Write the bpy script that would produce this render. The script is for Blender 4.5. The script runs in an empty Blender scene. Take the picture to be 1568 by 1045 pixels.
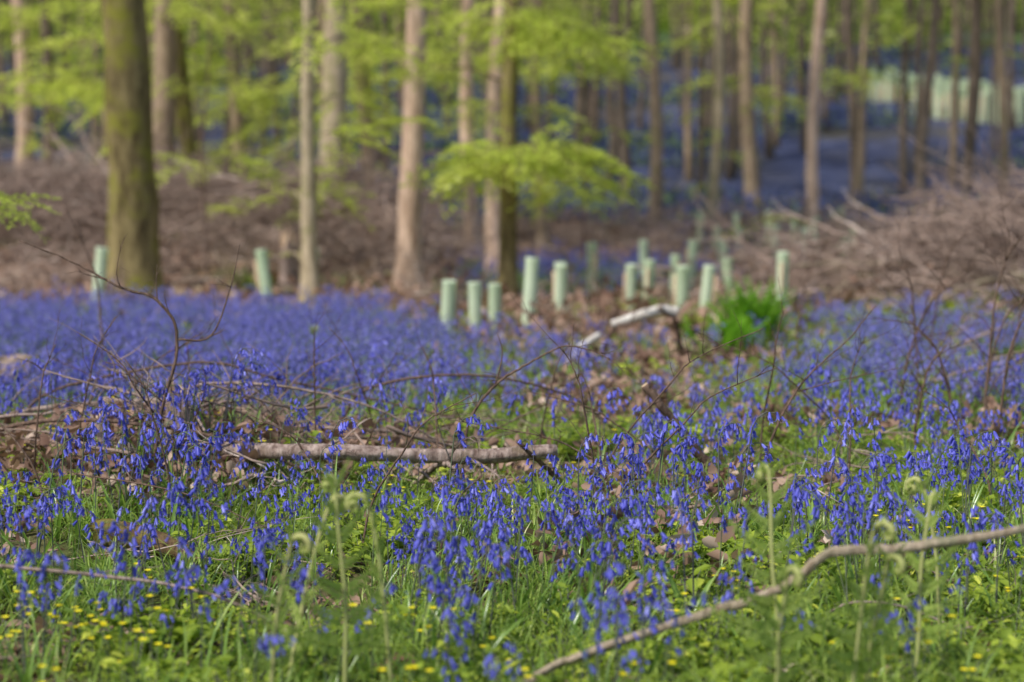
import bpy, math, random
import numpy as np
from mathutils import Vector, Euler, noise, Matrix
R = random.Random(7)
S = bpy.context.scene
root = S.collection

# ------------------------------------------------------------------ helpers
def n2(x, y, s=1.0, o=0.0):
    return noise.noise(Vector((x*s+o, y*s-o*1.7, o*0.37)))

def gauss(x, y, cx, cy, sx, sy):
    return math.exp(-((x-cx)/sx)**2-((y-cy)/sy)**2)

def sst(a, b, t):
    if a > b: return 1-sst(b, a, t)
    t = max(0.0, min(1.0, (t-a)/(b-a)))
    return t*t*(3-2*t)

SY = [-100, 35, 45, 60, 80, 140, 300]
SZ = [0, 0, .9, 3.3, 6.6, 19, 45]
def H(x, y):
    h = float(np.interp(y, SY, SZ))
    h += .05*n2(x, y, .9) + .02*n2(x, y, 3.1, 5)
    if 5 < y < 10:
        h += (.20+.06*n2(x, y, 3, 2))*gauss(x, y, -1.65, 7.5, .6, .55) + .10*gauss(x, y, -.9, 7.3, .5, .4)
    if y > 15:
        h += .25*n2(x, y, .12, 9)*sst(22, 50, y)
        h += (1.15+.5*n2(x, y, .5, 3))*gauss(0, y, 0, 27.5, 1, 3.2)*sst(-.3, -2.6, x)*sst(-30, -20, x)
        h += (.28+.3*n2(x, y, .4, 13))*gauss(0, y, 0, 36, 1, 3.0)*sst(-2, 0, x)
        h += (.64+.3*n2(x, y, .7, 23))*gauss(x, y, 6.3, 20, 2.2, 2.2)
        h += .35*gauss(x, y, 10, 21.5, 3, 2.5)
    return h

class MB:
    def __init__(s):
        s.v = []; s.f = []; s.m = []
    def add(s, vs, fs, mat=0):
        o = len(s.v)
        s.v.extend([tuple(p) for p in vs])
        for f in fs:
            s.f.append(tuple(i+o for i in f)); s.m.append(mat)
    def tube(s, pts, rads, sides=6, mat=0, rough=0.0, rnd=None, cap=None, nf=1.0):
        pts = [Vector(p) for p in pts]
        n = len(pts); vs = []
        up = Vector((0, 0, 1))
        t0 = (pts[1]-pts[0]).normalized()
        a = t0.cross(up)
        if a.length < .05: a = t0.cross(Vector((1, 0, 0)))
        a.normalize()
        for i, p in enumerate(pts):
            t = (pts[min(i+1, n-1)]-pts[max(i-1, 0)])
            if t.length < 1e-9: t = t0.copy()
            t.normalize()
            a = (a-t*a.dot(t))
            if a.length < 1e-6: a = t.orthogonal()
            a.normalize()
            b = t.cross(a)
            for k in range(sides):
                an = 2*math.pi*k/sides
                r = rads[i]
                if rough: r *= 1+rough*noise.noise(Vector((math.cos(an)*1.5+p.x*3*nf, math.sin(an)*1.5+p.y*3*nf, p.z*2.2*nf)))
                vs.append(p+a*(math.cos(an)*r)+b*(math.sin(an)*r))
        fs = []
        for i in range(n-1):
            for k in range(sides):
                k2 = (k+1) % sides
                fs.append((i*sides+k, i*sides+k2, (i+1)*sides+k2, (i+1)*sides+k))
        s.add(vs, fs, mat)
        o = len(s.v)-n*sides
        cm = mat if cap is None else cap
        s.f.append(tuple(o+(n-1)*sides+k for k in range(sides))); s.m.append(cm)
        s.f.append(tuple(o+k for k in reversed(range(sides)))); s.m.append(cm)
    def leaf(s, p, d, up, L, W, mat=0, fold=.25, curl=0.0):
        p = Vector(p); d = Vector(d).normalized(); up = Vector(up)
        side = d.cross(up)
        if side.length < .01: side = d.orthogonal()
        side.normalize(); nn = side.cross(d)
        f = W*fold
        q = [p, p+d*L*.3+side*W*.45+nn*f, p+d*L*.7+side*W*.4+nn*(f-curl*L*.3), p+d*L-nn*curl*L,
             p+d*L*.7-side*W*.4+nn*(f-curl*L*.3), p+d*L*.3-side*W*.45+nn*f, p+d*L*.5-nn*curl*L*.2]
        s.add(q, [(0, 1, 6), (1, 2, 6), (2, 3, 6), (3, 4, 6), (4, 5, 6), (5, 0, 6)], mat)
    def leaf4(s, p, d, up, L, W, mat=0, fold=.2):
        p = Vector(p); d = Vector(d).normalized(); up = Vector(up)
        side = d.cross(up)
        if side.length < .01: side = d.orthogonal()
        side.normalize(); nn = side.cross(d)
        m_ = p+d*L*.45
        s.add([p, m_+side*W*.5+nn*W*fold, p+d*L, m_-side*W*.5+nn*W*fold], [(0, 1, 2), (0, 2, 3)], mat)
    def strap(s, p, az, L, W, mat=0, lean=.3, droop=1.2, n=6):
        p = Vector(p); th = lean; dz = Vector((math.cos(az), math.sin(az), 0)); sd = Vector((-math.sin(az), math.cos(az), 0))
        vs = []; q = p.copy()
        for i in range(n+1):
            t = i/n
            w = W*(1-t**2.2)*(.6+.8*min(t*3, 1)*.5)+.0004
            nn = dz*(-math.cos(th))+Vector((0, 0, math.sin(th)))
            vs += [q-sd*w+nn*w*.5, q, q+sd*w+nn*w*.5]
            q = q+(dz*math.sin(th)+Vector((0, 0, math.cos(th))))*(L/n)
            th += droop/n*(.4+1.2*t)
        fs = []
        for i in range(n):
            a = i*3
            fs += [(a, a+1, a+4, a+3), (a+1, a+2, a+5, a+4)]
        s.add(vs, fs, mat)
    def mesh(s, name, mats, smooth=True):
        me = bpy.data.meshes.new(name)
        me.from_pydata(s.v, [], s.f)
        for m in mats: me.materials.append(m)
        me.polygons.foreach_set("material_index", s.m)
        me.polygons.foreach_set("use_smooth", [smooth]*len(s.f))
        me.update()
        return me
    def obj(s, name, mats, loc=(0, 0, 0), smooth=True, coll=None, parent=None):
        o = bpy.data.objects.new(name, s.mesh(name, mats, smooth))
        o.location = loc
        (coll or root).objects.link(o)
        if parent: o.parent = parent
        return o

def crom(P, n=6):
    P = [Vector(p) for p in P]
    Q = [P[0]*2-P[1]]+P+[P[-1]*2-P[-2]]
    out = []
    for i in range(1, len(Q)-2):
        for k in range(n):
            t = k/n
            a, b, c, d = Q[i-1], Q[i], Q[i+1], Q[i+2]
            out.append(.5*((2*b)+(c-a)*t+(2*a-5*b+4*c-d)*t*t+(3*b-a-3*c+d)*t**3))
    out.append(P[-1].copy())
    return out

# ------------------------------------------------------------------ materials
def newmat(name):
    m = bpy.data.materials.new(name); m.use_nodes = True
    nt = m.node_tree; nt.nodes.clear()
    return m, nt, nt.nodes, nt.links

def mixrgb(N, L, fac, a, b, bt='MIX'):
    n = N.new('ShaderNodeMixRGB'); n.blend_type = bt
    for sk, v in (('Fac', fac), ('Color1', a), ('Color2', b)):
        if isinstance(v, (int, float)): n.inputs[sk].default_value = v
        elif isinstance(v, tuple): n.inputs[sk].default_value = (*v[:3], 1)
        else: L.new(v, n.inputs[sk])
    return n.outputs[0]

def leafmat(name, c1, c2, c3=None, trans=.4, rough=.5, spec=.3, tcol=1.3):
    m, nt, N, L = newmat(name)
    oi = N.new('ShaderNodeObjectInfo'); ge = N.new('ShaderNodeNewGeometry')
    ad = N.new('ShaderNodeMath'); ad.operation = 'MULTIPLY_ADD'
    L.new(ge.outputs['Random Per Island'], ad.inputs[0]); ad.inputs[1].default_value = .55
    m2 = N.new('ShaderNodeMath'); m2.operation = 'MULTIPLY'; m2.inputs[1].default_value = .45
    L.new(oi.outputs['Random'], m2.inputs[0]); L.new(m2.outputs[0], ad.inputs[2])
    cr = N.new('ShaderNodeValToRGB')
    cr.color_ramp.elements[0].color = (*c1, 1); cr.color_ramp.elements[1].color = (*c2, 1)
    cr.color_ramp.elements[0].position = .1; cr.color_ramp.elements[1].position = .75
    if c3:
        e = cr.color_ramp.elements.new(.95); e.color = (*c3, 1)
    L.new(ad.outputs[0], cr.inputs[0])
    out = N.new('ShaderNodeOutputMaterial')
    if spec > 0:
        p = N.new('ShaderNodeBsdfPrincipled'); p.inputs['Roughness'].default_value = rough
        p.inputs['Specular IOR Level'].default_value = spec
        L.new(cr.outputs[0], p.inputs['Base Color'])
    else:
        p = N.new('ShaderNodeBsdfDiffuse'); L.new(cr.outputs[0], p.inputs[0])
    if trans > 0:
        t = N.new('ShaderNodeBsdfTranslucent')
        L.new(mixrgb(N, L, 1.0, cr.outputs[0], (tcol, tcol, tcol*.8), 'MULTIPLY'), t.inputs[0])
        mx = N.new('ShaderNodeMixShader'); mx.inputs[0].default_value = trans
        L.new(p.outputs[0], mx.inputs[1]); L.new(t.outputs[0], mx.inputs[2]); L.new(mx.outputs[0], out.inputs[0])
    else: L.new(p.outputs[0], out.inputs[0])
    return m

def barkmat(name, c1, c2, moss=None, mossamt=.0, scale=6, rough=.9):
    m, nt, N, L = newmat(name)
    tc = N.new('ShaderNodeTexCoord'); mp = N.new('ShaderNodeMapping'); mp.inputs['Scale'].default_value = (scale, scale, scale*.25)
    L.new(tc.outputs['Object'], mp.inputs[0])
    nz = N.new('ShaderNodeTexNoise'); nz.inputs['Scale'].default_value = 2.0; nz.inputs['Detail'].default_value = 5; nz.inputs['Roughness'].default_value = .7
    L.new(mp.outputs[0], nz.inputs[0])
    cr = N.new('ShaderNodeValToRGB'); cr.color_ramp.elements[0].position = .36; cr.color_ramp.elements[1].position = .64
    cr.color_ramp.elements[0].color = (*c1, 1); cr.color_ramp.elements[1].color = (*c2, 1)
    L.new(nz.outputs[0], cr.inputs[0])
    col = cr.outputs[0]
    if moss:
        n2_ = N.new('ShaderNodeTexNoise'); n2_.inputs['Scale'].default_value = scale*.45; n2_.inputs['Detail'].default_value = 6; n2_.inputs['Roughness'].default_value = .7
        L.new(tc.outputs['Object'], n2_.inputs[0])
        r2 = N.new('ShaderNodeValToRGB'); r2.color_ramp.elements[0].position = .62-mossamt*.35; r2.color_ramp.elements[1].position = .72-mossamt*.25
        L.new(n2_.outputs[0], r2.inputs[0])
        col = mixrgb(N, L, r2.outputs[0], col, moss)
    p = N.new('ShaderNodeBsdfDiffuse')
    L.new(col, p.inputs['Color'])
    b = N.new('ShaderNodeBump'); b.inputs['Strength'].default_value = .8; b.inputs['Distance'].default_value = .02
    L.new(nz.outputs[0], b.inputs['Height']); L.new(b.outputs[0], p.inputs['Normal'])
    out = N.new('ShaderNodeOutputMaterial'); L.new(p.outputs[0], out.inputs[0])
    return m

M_bell = leafmat('bluebell_petal', (.055, .06, .40), (.155, .155, .68), (.36, .36, .90), trans=.3, rough=.42, spec=.4)
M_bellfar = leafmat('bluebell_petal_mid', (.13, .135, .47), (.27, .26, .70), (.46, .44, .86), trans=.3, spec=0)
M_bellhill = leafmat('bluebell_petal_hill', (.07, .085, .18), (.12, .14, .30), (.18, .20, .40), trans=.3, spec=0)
M_stem = leafmat('bluebell_stem', (.18, .25, .07), (.13, .12, .13), trans=.1, spec=0)
M_strap = leafmat('strap_leaf', (.14, .26, .035), (.29, .44, .08), (.54, .62, .20), trans=.4, rough=.28, spec=.7)
M_herb = leafmat('herb_leaf', (.12, .20, .025), (.40, .50, .06), (.72, .75, .12), trans=.45, spec=.2)
M_grass = leafmat('grass_blade', (.17, .29, .05), (.40, .51, .10), (.72, .70, .36), trans=.4, rough=.4)
M_spray = leafmat('beech_leaf', (.32, .42, .05), (.64, .70, .14), (.86, .87, .32), trans=.5, spec=0)
M_sprayfar = leafmat('beech_leaf_far', (.10, .17, .025), (.44, .52, .09), (.88, .90, .36), trans=.5, spec=0)
M_dead = leafmat('dead_leaf', (.17, .09, .06), (.40, .26, .185), (.70, .55, .43), trans=.2, rough=.6, spec=.2)
M_twig = leafmat('dead_twig', (.17, .12, .095), (.42, .31, .25), (.72, .60, .52), trans=0, spec=0)
M_fern = leafmat('fern_green', (.26, .36, .07), (.46, .54, .15), trans=.45, spec=0)
M_fernstem = leafmat('fern_stem', (.30, .34, .11), (.42, .40, .17), trans=0, spec=0)
M_fernb = leafmat('fern_bright', (.12, .29, .02), (.26, .50, .05), trans=.45, spec=0)
M_yel = leafmat('yellow_petal', (.80, .68, .02), (.9, .8, .06), trans=.3, spec=0)
M_moss = barkmat('mossy_bark', (.07, .05, .025), (.28, .22, .10), moss=(.21, .20, .035), mossamt=.36, scale=3.5)
M_bark = barkmat('beech_bark', (.20, .14, .09), (.42, .31, .21), moss=(.20, .20, .06), mossamt=.2, scale=5)
M_barkp = barkmat('pale_bark', (.38, .25, .17), (.72, .52, .38), moss=(.26, .22, .10), mossamt=.1, scale=5)
M_barkg = barkmat('grey_bark', (.28, .22, .13), (.54, .43, .29), moss=(.24, .23, .09), mossamt=.28, scale=6)
M_barkd = barkmat('dark_bark', (.08, .062, .048), (.23, .175, .13), scale=5)
M_log = barkmat('log_bark', (.15, .10, .08), (.48, .37, .31), moss=(.20, .15, .10), mossamt=.2, scale=18)
M_branch = barkmat('branch_bark', (.24, .18, .12), (.50, .40, .29), moss=(.26, .24, .15), mossamt=.3, scale=26)
M_twigd = barkmat('twig_dark', (.09, .06, .045), (.25, .165, .12), scale=30)
M_birch = barkmat('birch_log', (.48, .42, .35), (.80, .75, .66), scale=8)
M_wood = barkmat('cut_wood', (.50, .34, .21), (.70, .53, .36), scale=20)
M_mosslog = barkmat('moss_log', (.08, .05, .03), (.20, .13, .07), moss=(.20, .17, .04), mossamt=.45, scale=16)

M_tube, nt, N, L = newmat('shelter_plastic')
p = N.new('ShaderNodeBsdfPrincipled'); p.inputs['Roughness'].default_value = .4
t = N.new('ShaderNodeBsdfTranslucent'); t.inputs[0].default_value = (.80, .88, .64, 1)
oi = N.new('ShaderNodeObjectInfo')
L.new(mixrgb(N, L, oi.outputs['Random'], (.60, .70, .48), (.80, .86, .66)), p.inputs['Base Color'])
mx = N.new('ShaderNodeMixShader'); mx.inputs[0].default_value = .4
L.new(p.outputs[0], mx.inputs[1]); L.new(t.outputs[0], mx.inputs[2])
out = N.new('ShaderNodeOutputMaterial'); L.new(mx.outputs[0], out.inputs[0])

# ------------------------------------------------------------------ zones
def litter_zone(x, y):
    z = gauss(x, 0, .55+.03*y, 0, 1.15, 1)*sst(8.6, 10, y)*sst(19, 14, y)*.75
    z = max(z, gauss(x, y, .4, 16, 2.2, 2.5)*.8)
    z = max(z, gauss(x, y, -1.6, 7.6, .75, .75))
    z = max(z, gauss(x, y, -.5, 7.6, .8, .4)*.6)
    return z

def blue_near(x, y):
    nz = .5+.9*n2(x, y, .9, 31)+.5*n2(x, y, .28, 17)+.6*n2(x, y, 2.2, 11)
    d = 0.0
    if y < 9.5:
        d = .66*max(.14, min(1, nz+.06))
        if y < 5.4: d = max(d, .42*max(.3, min(1, .6+1.2*n2(x, y, 1.6, 71))))
        if -1.2 < x < .45 and 6.2 < y < 8: d *= .25
        if 7 < y: d *= 1-.8*min(1, gauss(x, y, -1.5, 7.8, .8, .8))
    bd = -.25-.16*(y-11)
    left = sst(bd+.6, bd-.5, x)*sst(8.8, 10.2, y)*sst(18.0, 16.0, y+.3*n2(x, 0, .8))
    d = max(d, left*max(.3, min(1, .6+nz*.5)))
    right = sst(1.2, 2.6, x-.10*(y-9))*sst(8.5, 9.5, y)*sst(17.5, 14.5, y)
    d = max(d, right*max(.08, min(.7, nz)))
    if 8.5 < y < 14: d = max(d, .3*max(0, nz+.1))
    d = max(d, sst(-1.3, -.4, x)*sst(3.4, 2.2, x)*sst(21, 23, y)*sst(33, 30, y)*.9)
    d = max(d, gauss(x, y, 4.9, 37, 1.6, 5)*.9)
    return d

# ------------------------------------------------------------------ ground
def ground():
    nx = 240
    xs = np.sinh(np.linspace(-4.6, 4.6, nx))*2.3
    ys = np.concatenate([np.linspace(-12, 2, 15), np.linspace(2.2, 45, 265), np.linspace(46, 290, 100)])
    ny = len(ys)
    v = []; col = []
    for y in ys:
        for x in xs:
            v.append((x, y, H(x, y)))
            a = n2(x, y, 1.3, 2); b = n2(x, y, .35, 8)
            green = np.array((.10, .145, .035)); brown = np.array((.18, .125, .09)); blue = np.array((.16, .15, .46)); pink = np.array((.41, .30, .24))
            if y < 20:
                c = green*(1+.3*a)+(brown-green)*min(1, max(0, .3+a+b))
                c = c+(blue*.6-c)*.3*sst(9, 12, y)*blue_near(x, y)
                c = c+(pink*.8-c)*litter_zone(x, y)
                c = c+(pink-c)*sst(16, 18.5, y)*.8*(1-blue_near(x, y))
                c = c+(np.array((.22, .29, .08))-c)*max(0, min(.6, a*1.5))*sst(12, 15, y)
            else:
                c = pink*(1+.5*a)
                c = c+(np.array((.22, .28, .08))-c)*max(0, min(.7, b*2))
                if y < 42: c = c+(blue-c)*min(1, blue_near(x, y))
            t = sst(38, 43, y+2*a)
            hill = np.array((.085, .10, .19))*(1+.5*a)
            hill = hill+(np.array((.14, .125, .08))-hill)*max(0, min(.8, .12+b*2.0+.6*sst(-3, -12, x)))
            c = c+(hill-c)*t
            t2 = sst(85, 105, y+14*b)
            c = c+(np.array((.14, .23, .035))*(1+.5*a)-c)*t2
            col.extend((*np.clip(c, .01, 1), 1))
    f = []
    for j in range(ny-1):
        for i in range(nx-1):
            k = j*nx+i
            f.append((k, k+1, k+nx+1, k+nx))
    me = bpy.data.meshes.new('ground'); me.from_pydata(v, [], f)
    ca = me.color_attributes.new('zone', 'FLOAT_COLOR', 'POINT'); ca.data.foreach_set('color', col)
    me.polygons.foreach_set("use_smooth", [True]*len(f))
    m, nt, N, L = newmat('forest_floor')
    at = N.new('ShaderNodeAttribute'); at.attribute_name = 'zone'
    tc = N.new('ShaderNodeTexCoord')
    nz = N.new('ShaderNodeTexNoise'); nz.inputs['Scale'].default_value = 9; nz.inputs['Detail'].default_value = 6; nz.inputs['Roughness'].default_value = .75
    L.new(tc.outputs['Object'], nz.inputs[0])
    cr = N.new('ShaderNodeValToRGB'); cr.color_ramp.elements[0].position = .3; cr.color_ramp.elements[1].position = .7
    cr.color_ramp.elements[0].color = (.35, .35, .35, 1); cr.color_ramp.elements[1].color = (1.35, 1.3, 1.2, 1)
    L.new(nz.outputs[0], cr.inputs[0])
    p = N.new('ShaderNodeBsdfDiffuse')
    L.new(mixrgb(N, L, 1.0, at.outputs['Color'], cr.outputs[0], 'MULTIPLY'), p.inputs['Color'])
    b = N.new('ShaderNodeBump'); b.inputs['Distance'].default_value = .05; L.new(nz.outputs[0], b.inputs['Height']); L.new(b.outputs[0], p.inputs['Normal'])
    out = N.new('ShaderNodeOutputMaterial'); L.new(p.outputs[0], out.inputs[0])
    me.materials.append(m)
    o = bpy.data.objects.new('ground', me); root.objects.link(o)
ground()

# ------------------------------------------------------------------ scatter (geometry nodes)
_groups = {}
def group_for(coll):
    if coll.name in _groups: return _groups[coll.name]
    g = bpy.data.node_groups.new('scatter_'+coll.name, 'GeometryNodeTree')
    g.interface.new_socket('Geometry', in_out='INPUT', socket_type='NodeSocketGeometry')
    g.interface.new_socket('Geometry', in_out='OUTPUT', socket_type='NodeSocketGeometry')
    N = g.nodes; L = g.links
    gi = N.new('NodeGroupInput'); go = N.new('NodeGroupOutput')
    ip = N.new('GeometryNodeInstanceOnPoints'); ci = N.new('GeometryNodeCollectionInfo')
    ci.inputs['Collection'].default_value = coll
    ci.inputs['Separate Children'].default_value = True; ci.inputs['Reset Children'].default_value = True
    def na(nm, dt):
        n = N.new('GeometryNodeInputNamedAttribute'); n.data_type = dt; n.inputs['Name'].default_value = nm
        return [o for o in n.outputs if o.enabled and o.name == 'Attribute'][0]
    L.new(gi.outputs[0], ip.inputs['Points']); L.new(ci.outputs[0], ip.inputs['Instance'])
    ip.inputs['Pick Instance'].default_value = True
    L.new(na('idx', 'INT'), ip.inputs['Instance Index'])
    e = N.new('FunctionNodeEulerToRotation'); L.new(na('rot', 'FLOAT_VECTOR'), e.inputs[0]); L.new(e.outputs[0], ip.inputs['Rotation'])
    L.new(na('scl', 'FLOAT'), ip.inputs['Scale'])
    L.new(ip.outputs[0], go.inputs[0])
    _groups[coll.name] = g
    return g

def scatter(name, coll, items, parent=None):
    me = bpy.data.meshes.new(name)
    me.from_pydata([i[:3] for i in items], [], [])
    a = me.attributes.new('rot', 'FLOAT_VECTOR', 'POINT'); a.data.foreach_set('vector', [c for i in items for c in i[3:6]])
    a = me.attributes.new('scl', 'FLOAT', 'POINT'); a.data.foreach_set('value', [i[6] for i in items])
    a = me.attributes.new('idx', 'INT', 'POINT'); a.data.foreach_set('value', [i[7] for i in items])
    o = bpy.data.objects.new(name, me); root.objects.link(o)
    md = o.modifiers.new('scatter', 'NODES'); md.node_group = group_for(coll)
    if parent: o.parent = parent
    return o

def newcoll(name): return bpy.data.collections.new(name)

# ------------------------------------------------------------------ source plants
def add_bell(mb, p, d, Ln, mat, sides=6):
    d = Vector(d).normalized(); a = d.orthogonal().normalized(); b = d.cross(a); p = Vector(p)
    vs = []
    for (t, r) in ((0, .0013), (.2, .0034), (.72, .0037)):
        for k in range(sides):
            an = 2*math.pi*k/sides
            vs.append(p+d*(t*Ln)+(a*math.cos(an)+b*math.sin(an))*r*Ln/.02)
    for k in range(sides):
        an = 2*math.pi*(k+.5)/sides
        vs.append(p+d*(.93*Ln)+(a*math.cos(an)+b*math.sin(an))*.0098*Ln/.02)
    fs = []
    for i in range(2):
        for k in range(sides):
            fs.append((i*sides+k, i*sides+(k+1) % sides, (i+1)*sides+(k+1) % sides, (i+1)*sides+k))
    for k in range(sides): fs.append((2*sides+k, 2*sides+(k+1) % sides, 3*sides+k))
    mb.add(vs, fs, mat)

def bluebell(mb, r, base, h, az, nb, leaves=4, low=False):
    base = Vector(base)
    n = 16; q = base.copy(); th = r.uniform(-.05, .15); pts = [q.copy()]
    dx = Vector((math.cos(az), math.sin(az), 0)); sx = Vector((-math.sin(az), math.cos(az), 0))
    curl = r.uniform(1.3, 2.9); start = r.uniform(.70, .80); wob = r.uniform(-.1, .1)
    for i in range(n):
        t = (i+1)/n
        if t > start: th += curl/(n*(1-start))*(.5+(t-start)/(1-start))
        q = q+(dx*math.sin(th)+Vector((0, 0, math.cos(th)))+sx*wob)*(h*1.14/n)
        pts.append(q.copy())
    mb.tube(pts, [.0028*(1-.6*i/n) for i in range(n+1)], 3 if low else 4, 1)
    f0 = start-r.uniform(.06, .20)
    for k in range(nb):
        t = f0+(1.02-f0)*(k+.3)/nb
        t = min(t, .995); i = int(t*n); f = t*n-i
        p0 = pts[i].lerp(pts[min(i+1, n)], f)
        a = r.uniform(0, 6.28)
        ot = dx*.5+(dx*math.cos(a)+sx*math.sin(a))*.85
        sz = r.uniform(.021, .029)*(1.0-.35*max(0, (t-.85)/.15))
        pe = p0+ot*r.uniform(.008, .021)+Vector((0, 0, r.uniform(-.004, .006)))
        mb.tube([p0, pe], [.001, .0009], 3, 1)
        add_bell(mb, pe, Vector((0, 0, -1))+ot*r.uniform(.1, .8), sz, 0, 4 if low else 6)
    for k in range(leaves):
        mb.strap(base, r.uniform(0, 6.28), r.uniform(.16, .30), r.uniform(.004, .0075), 2, lean=r.uniform(.15, .6), droop=r.uniform(.5, 1.9), n=5)

C_bell = newcoll('src_bluebell'); NB = 16
for i in range(NB):
    r = random.Random(100+i); mb = MB()
    bluebell(mb, r, (0, 0, 0), r.uniform(.30, .41), 0, r.randint(6, 14), leaves=r.randint(2, 4))
    mb.obj('bb%02d' % i, [M_bell, M_stem, M_strap], coll=C_bell)
C_bellm = newcoll('src_bluebell_mid'); NBM = 6
for i in range(NBM):
    r = random.Random(200+i); mb = MB()
    for k in range(4):
        bluebell(mb, r, (r.uniform(-.14, .14), r.uniform(-.14, .14), 0), r.uniform(.20, .40), r.uniform(0, 6.28), r.randint(6, 11), leaves=3, low=True)
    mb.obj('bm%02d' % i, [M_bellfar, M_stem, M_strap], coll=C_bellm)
C_bellf = newcoll('src_bluebell_far'); NBF = 4
for i in range(NBF):
    r = random.Random(300+i); mb = MB()
    for k in range(60):
        x, y = r.gauss(0, .6), r.gauss(0, .6); z = r.uniform(.18, .36)
        for c in range(2):
            p = Vector((x+r.uniform(-.04, .04), y+r.uniform(-.04, .04), z-c*.05))
            mb.leaf4(p, (r.uniform(-1, 1), r.uniform(-1, 1), -.7), (r.uniform(-1, 1), r.uniform(-1, 1), 1), .11, .08, 0)
        if k % 2: mb.leaf4((x, y, 0), (r.gauss(0, .3), r.gauss(0, .3), 1), (1, 0, 0), .3, .03, 1)
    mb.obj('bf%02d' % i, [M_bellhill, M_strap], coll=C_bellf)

C_herb = newcoll('src_herb'); NH = 8
for i in range(NH):
    r = random.Random(400+i); mb = MB()
    big = i == 2; small = i in (1, 4, 5)
    for k in range(r.randint(8, 13)):
        az = r.uniform(0, 6.28); hh = r.uniform(.02, .14); rr = r.uniform(.01, .10)
        top = Vector((math.cos(az)*rr, math.sin(az)*rr, hh))
        mb.tube([(0, 0, 0), top], [.0014, .001], 3, 1)
        nl = r.randint(3, 6)
        for q in range(nl):
            a2 = az+q*6.28/nl+r.uniform(-.5, .5)
            L_ = r.uniform(.018, .042)*(1.6 if big else .65 if small else 1)
            mb.leaf(top-Vector((0, 0, r.uniform(0, .04))), (math.cos(a2), math.sin(a2), r.uniform(-.7, .7)), (r.gauss(0, .45), r.gauss(0, .45), 1), L_, L_*r.uniform(.3, .62), 0, curl=r.uniform(0, .3))
    mb.obj('hb%02d' % i, [M_herb, M_stem], coll=C_herb)

C_grass = newcoll('src_grass'); NG = 6
for i in range(NG):
    r = random.Random(500+i); mb = MB()
    for k in range(r.randint(14, 22)):
        mb.strap((r.uniform(-.07, .07), r.uniform(-.07, .07), 0), r.uniform(0, 6.28), r.uniform(.10, .27), r.uniform(.0018, .0052), 0, lean=r.uniform(.05, .8), droop=r.uniform(.5, 2.4), n=5)
    mb.obj('gr%02d' % i, [M_grass], coll=C_grass)

C_flower = newcoll('src_yellow')
for i in range(3):
    r = random.Random(550+i); mb = MB()
    for k in range(3):
        p = Vector((r.uniform(-.04, .04), r.uniform(-.04, .04), r.uniform(.12, .20)))
        mb.tube([(p.x*.3, p.y*.3, 0), p], [.001, .001], 3, 1)
        for q in range(6):
            a = q*6.28/6+r.random()*.3
            mb.leaf(p, (math.cos(a), math.sin(a), .35), (0, 0, 1), .013, .009, 0)
    mb.obj('yf%02d' % i, [M_yel, M_stem], coll=C_flower)

C_dead = newcoll('src_dead'); ND = 5
for i in range(ND):
    r = random.Random(600+i); mb = MB()
    for k in range(8):
        az = r.uniform(0, 6.28)
        mb.leaf((r.uniform(-.08, .08), r.uniform(-.08, .08), r.uniform(.0, .05)), (math.cos(az), math.sin(az), r.uniform(-.5, .6)), (r.uniform(-.7, .7), r.uniform(-.7, .7), 1), r.uniform(.04, .075), r.uniform(.03, .045), 0, fold=r.uniform(-.5, .6), curl=r.uniform(-.4, .5))
    mb.obj('dl%02d' % i, [M_dead], coll=C_dead)

def randtwig(mb, r, base, d, L, r0, mat=0, depth=1, sides=4):
    p = Vector(base); d = Vector(d).normalized(); pts = [p.copy()]; n = 6
    for i in range(n):
        d = (d+Vector((r.gauss(0, .16), r.gauss(0, .16), r.gauss(0, .12)))).normalized()
        p = p+d*L/n; pts.append(p.copy())
        if depth > 0 and i > 0 and r.random() < .6:
            sd = (d+Vector((r.gauss(0, .7), r.gauss(0, .7), r.gauss(0, .5)))).normalized()
            randtwig(mb, r, p, sd, L*r.uniform(.25, .5), r0*.5, mat, depth-1, 3)
    mb.tube(pts, [r0*(1-.75*i/n) for i in range(n+1)], sides, mat)

C_twig = newcoll('src_twigs'); NT = 6
for i in range(NT):
    r = random.Random(700+i); mb = MB()
    for k in range(9):
        az = r.gauss(0, .7)
        randtwig(mb, r, (r.uniform(-.7, .3), r.uniform(-.4, .4), r.uniform(0, .25)), (math.cos(az), math.sin(az), r.gauss(.05, .22)), r.uniform(.5, 1.3), r.uniform(.005, .018), 0, 1)
    mb.obj('tw%02d' % i, [M_twig], coll=C_twig)

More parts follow.
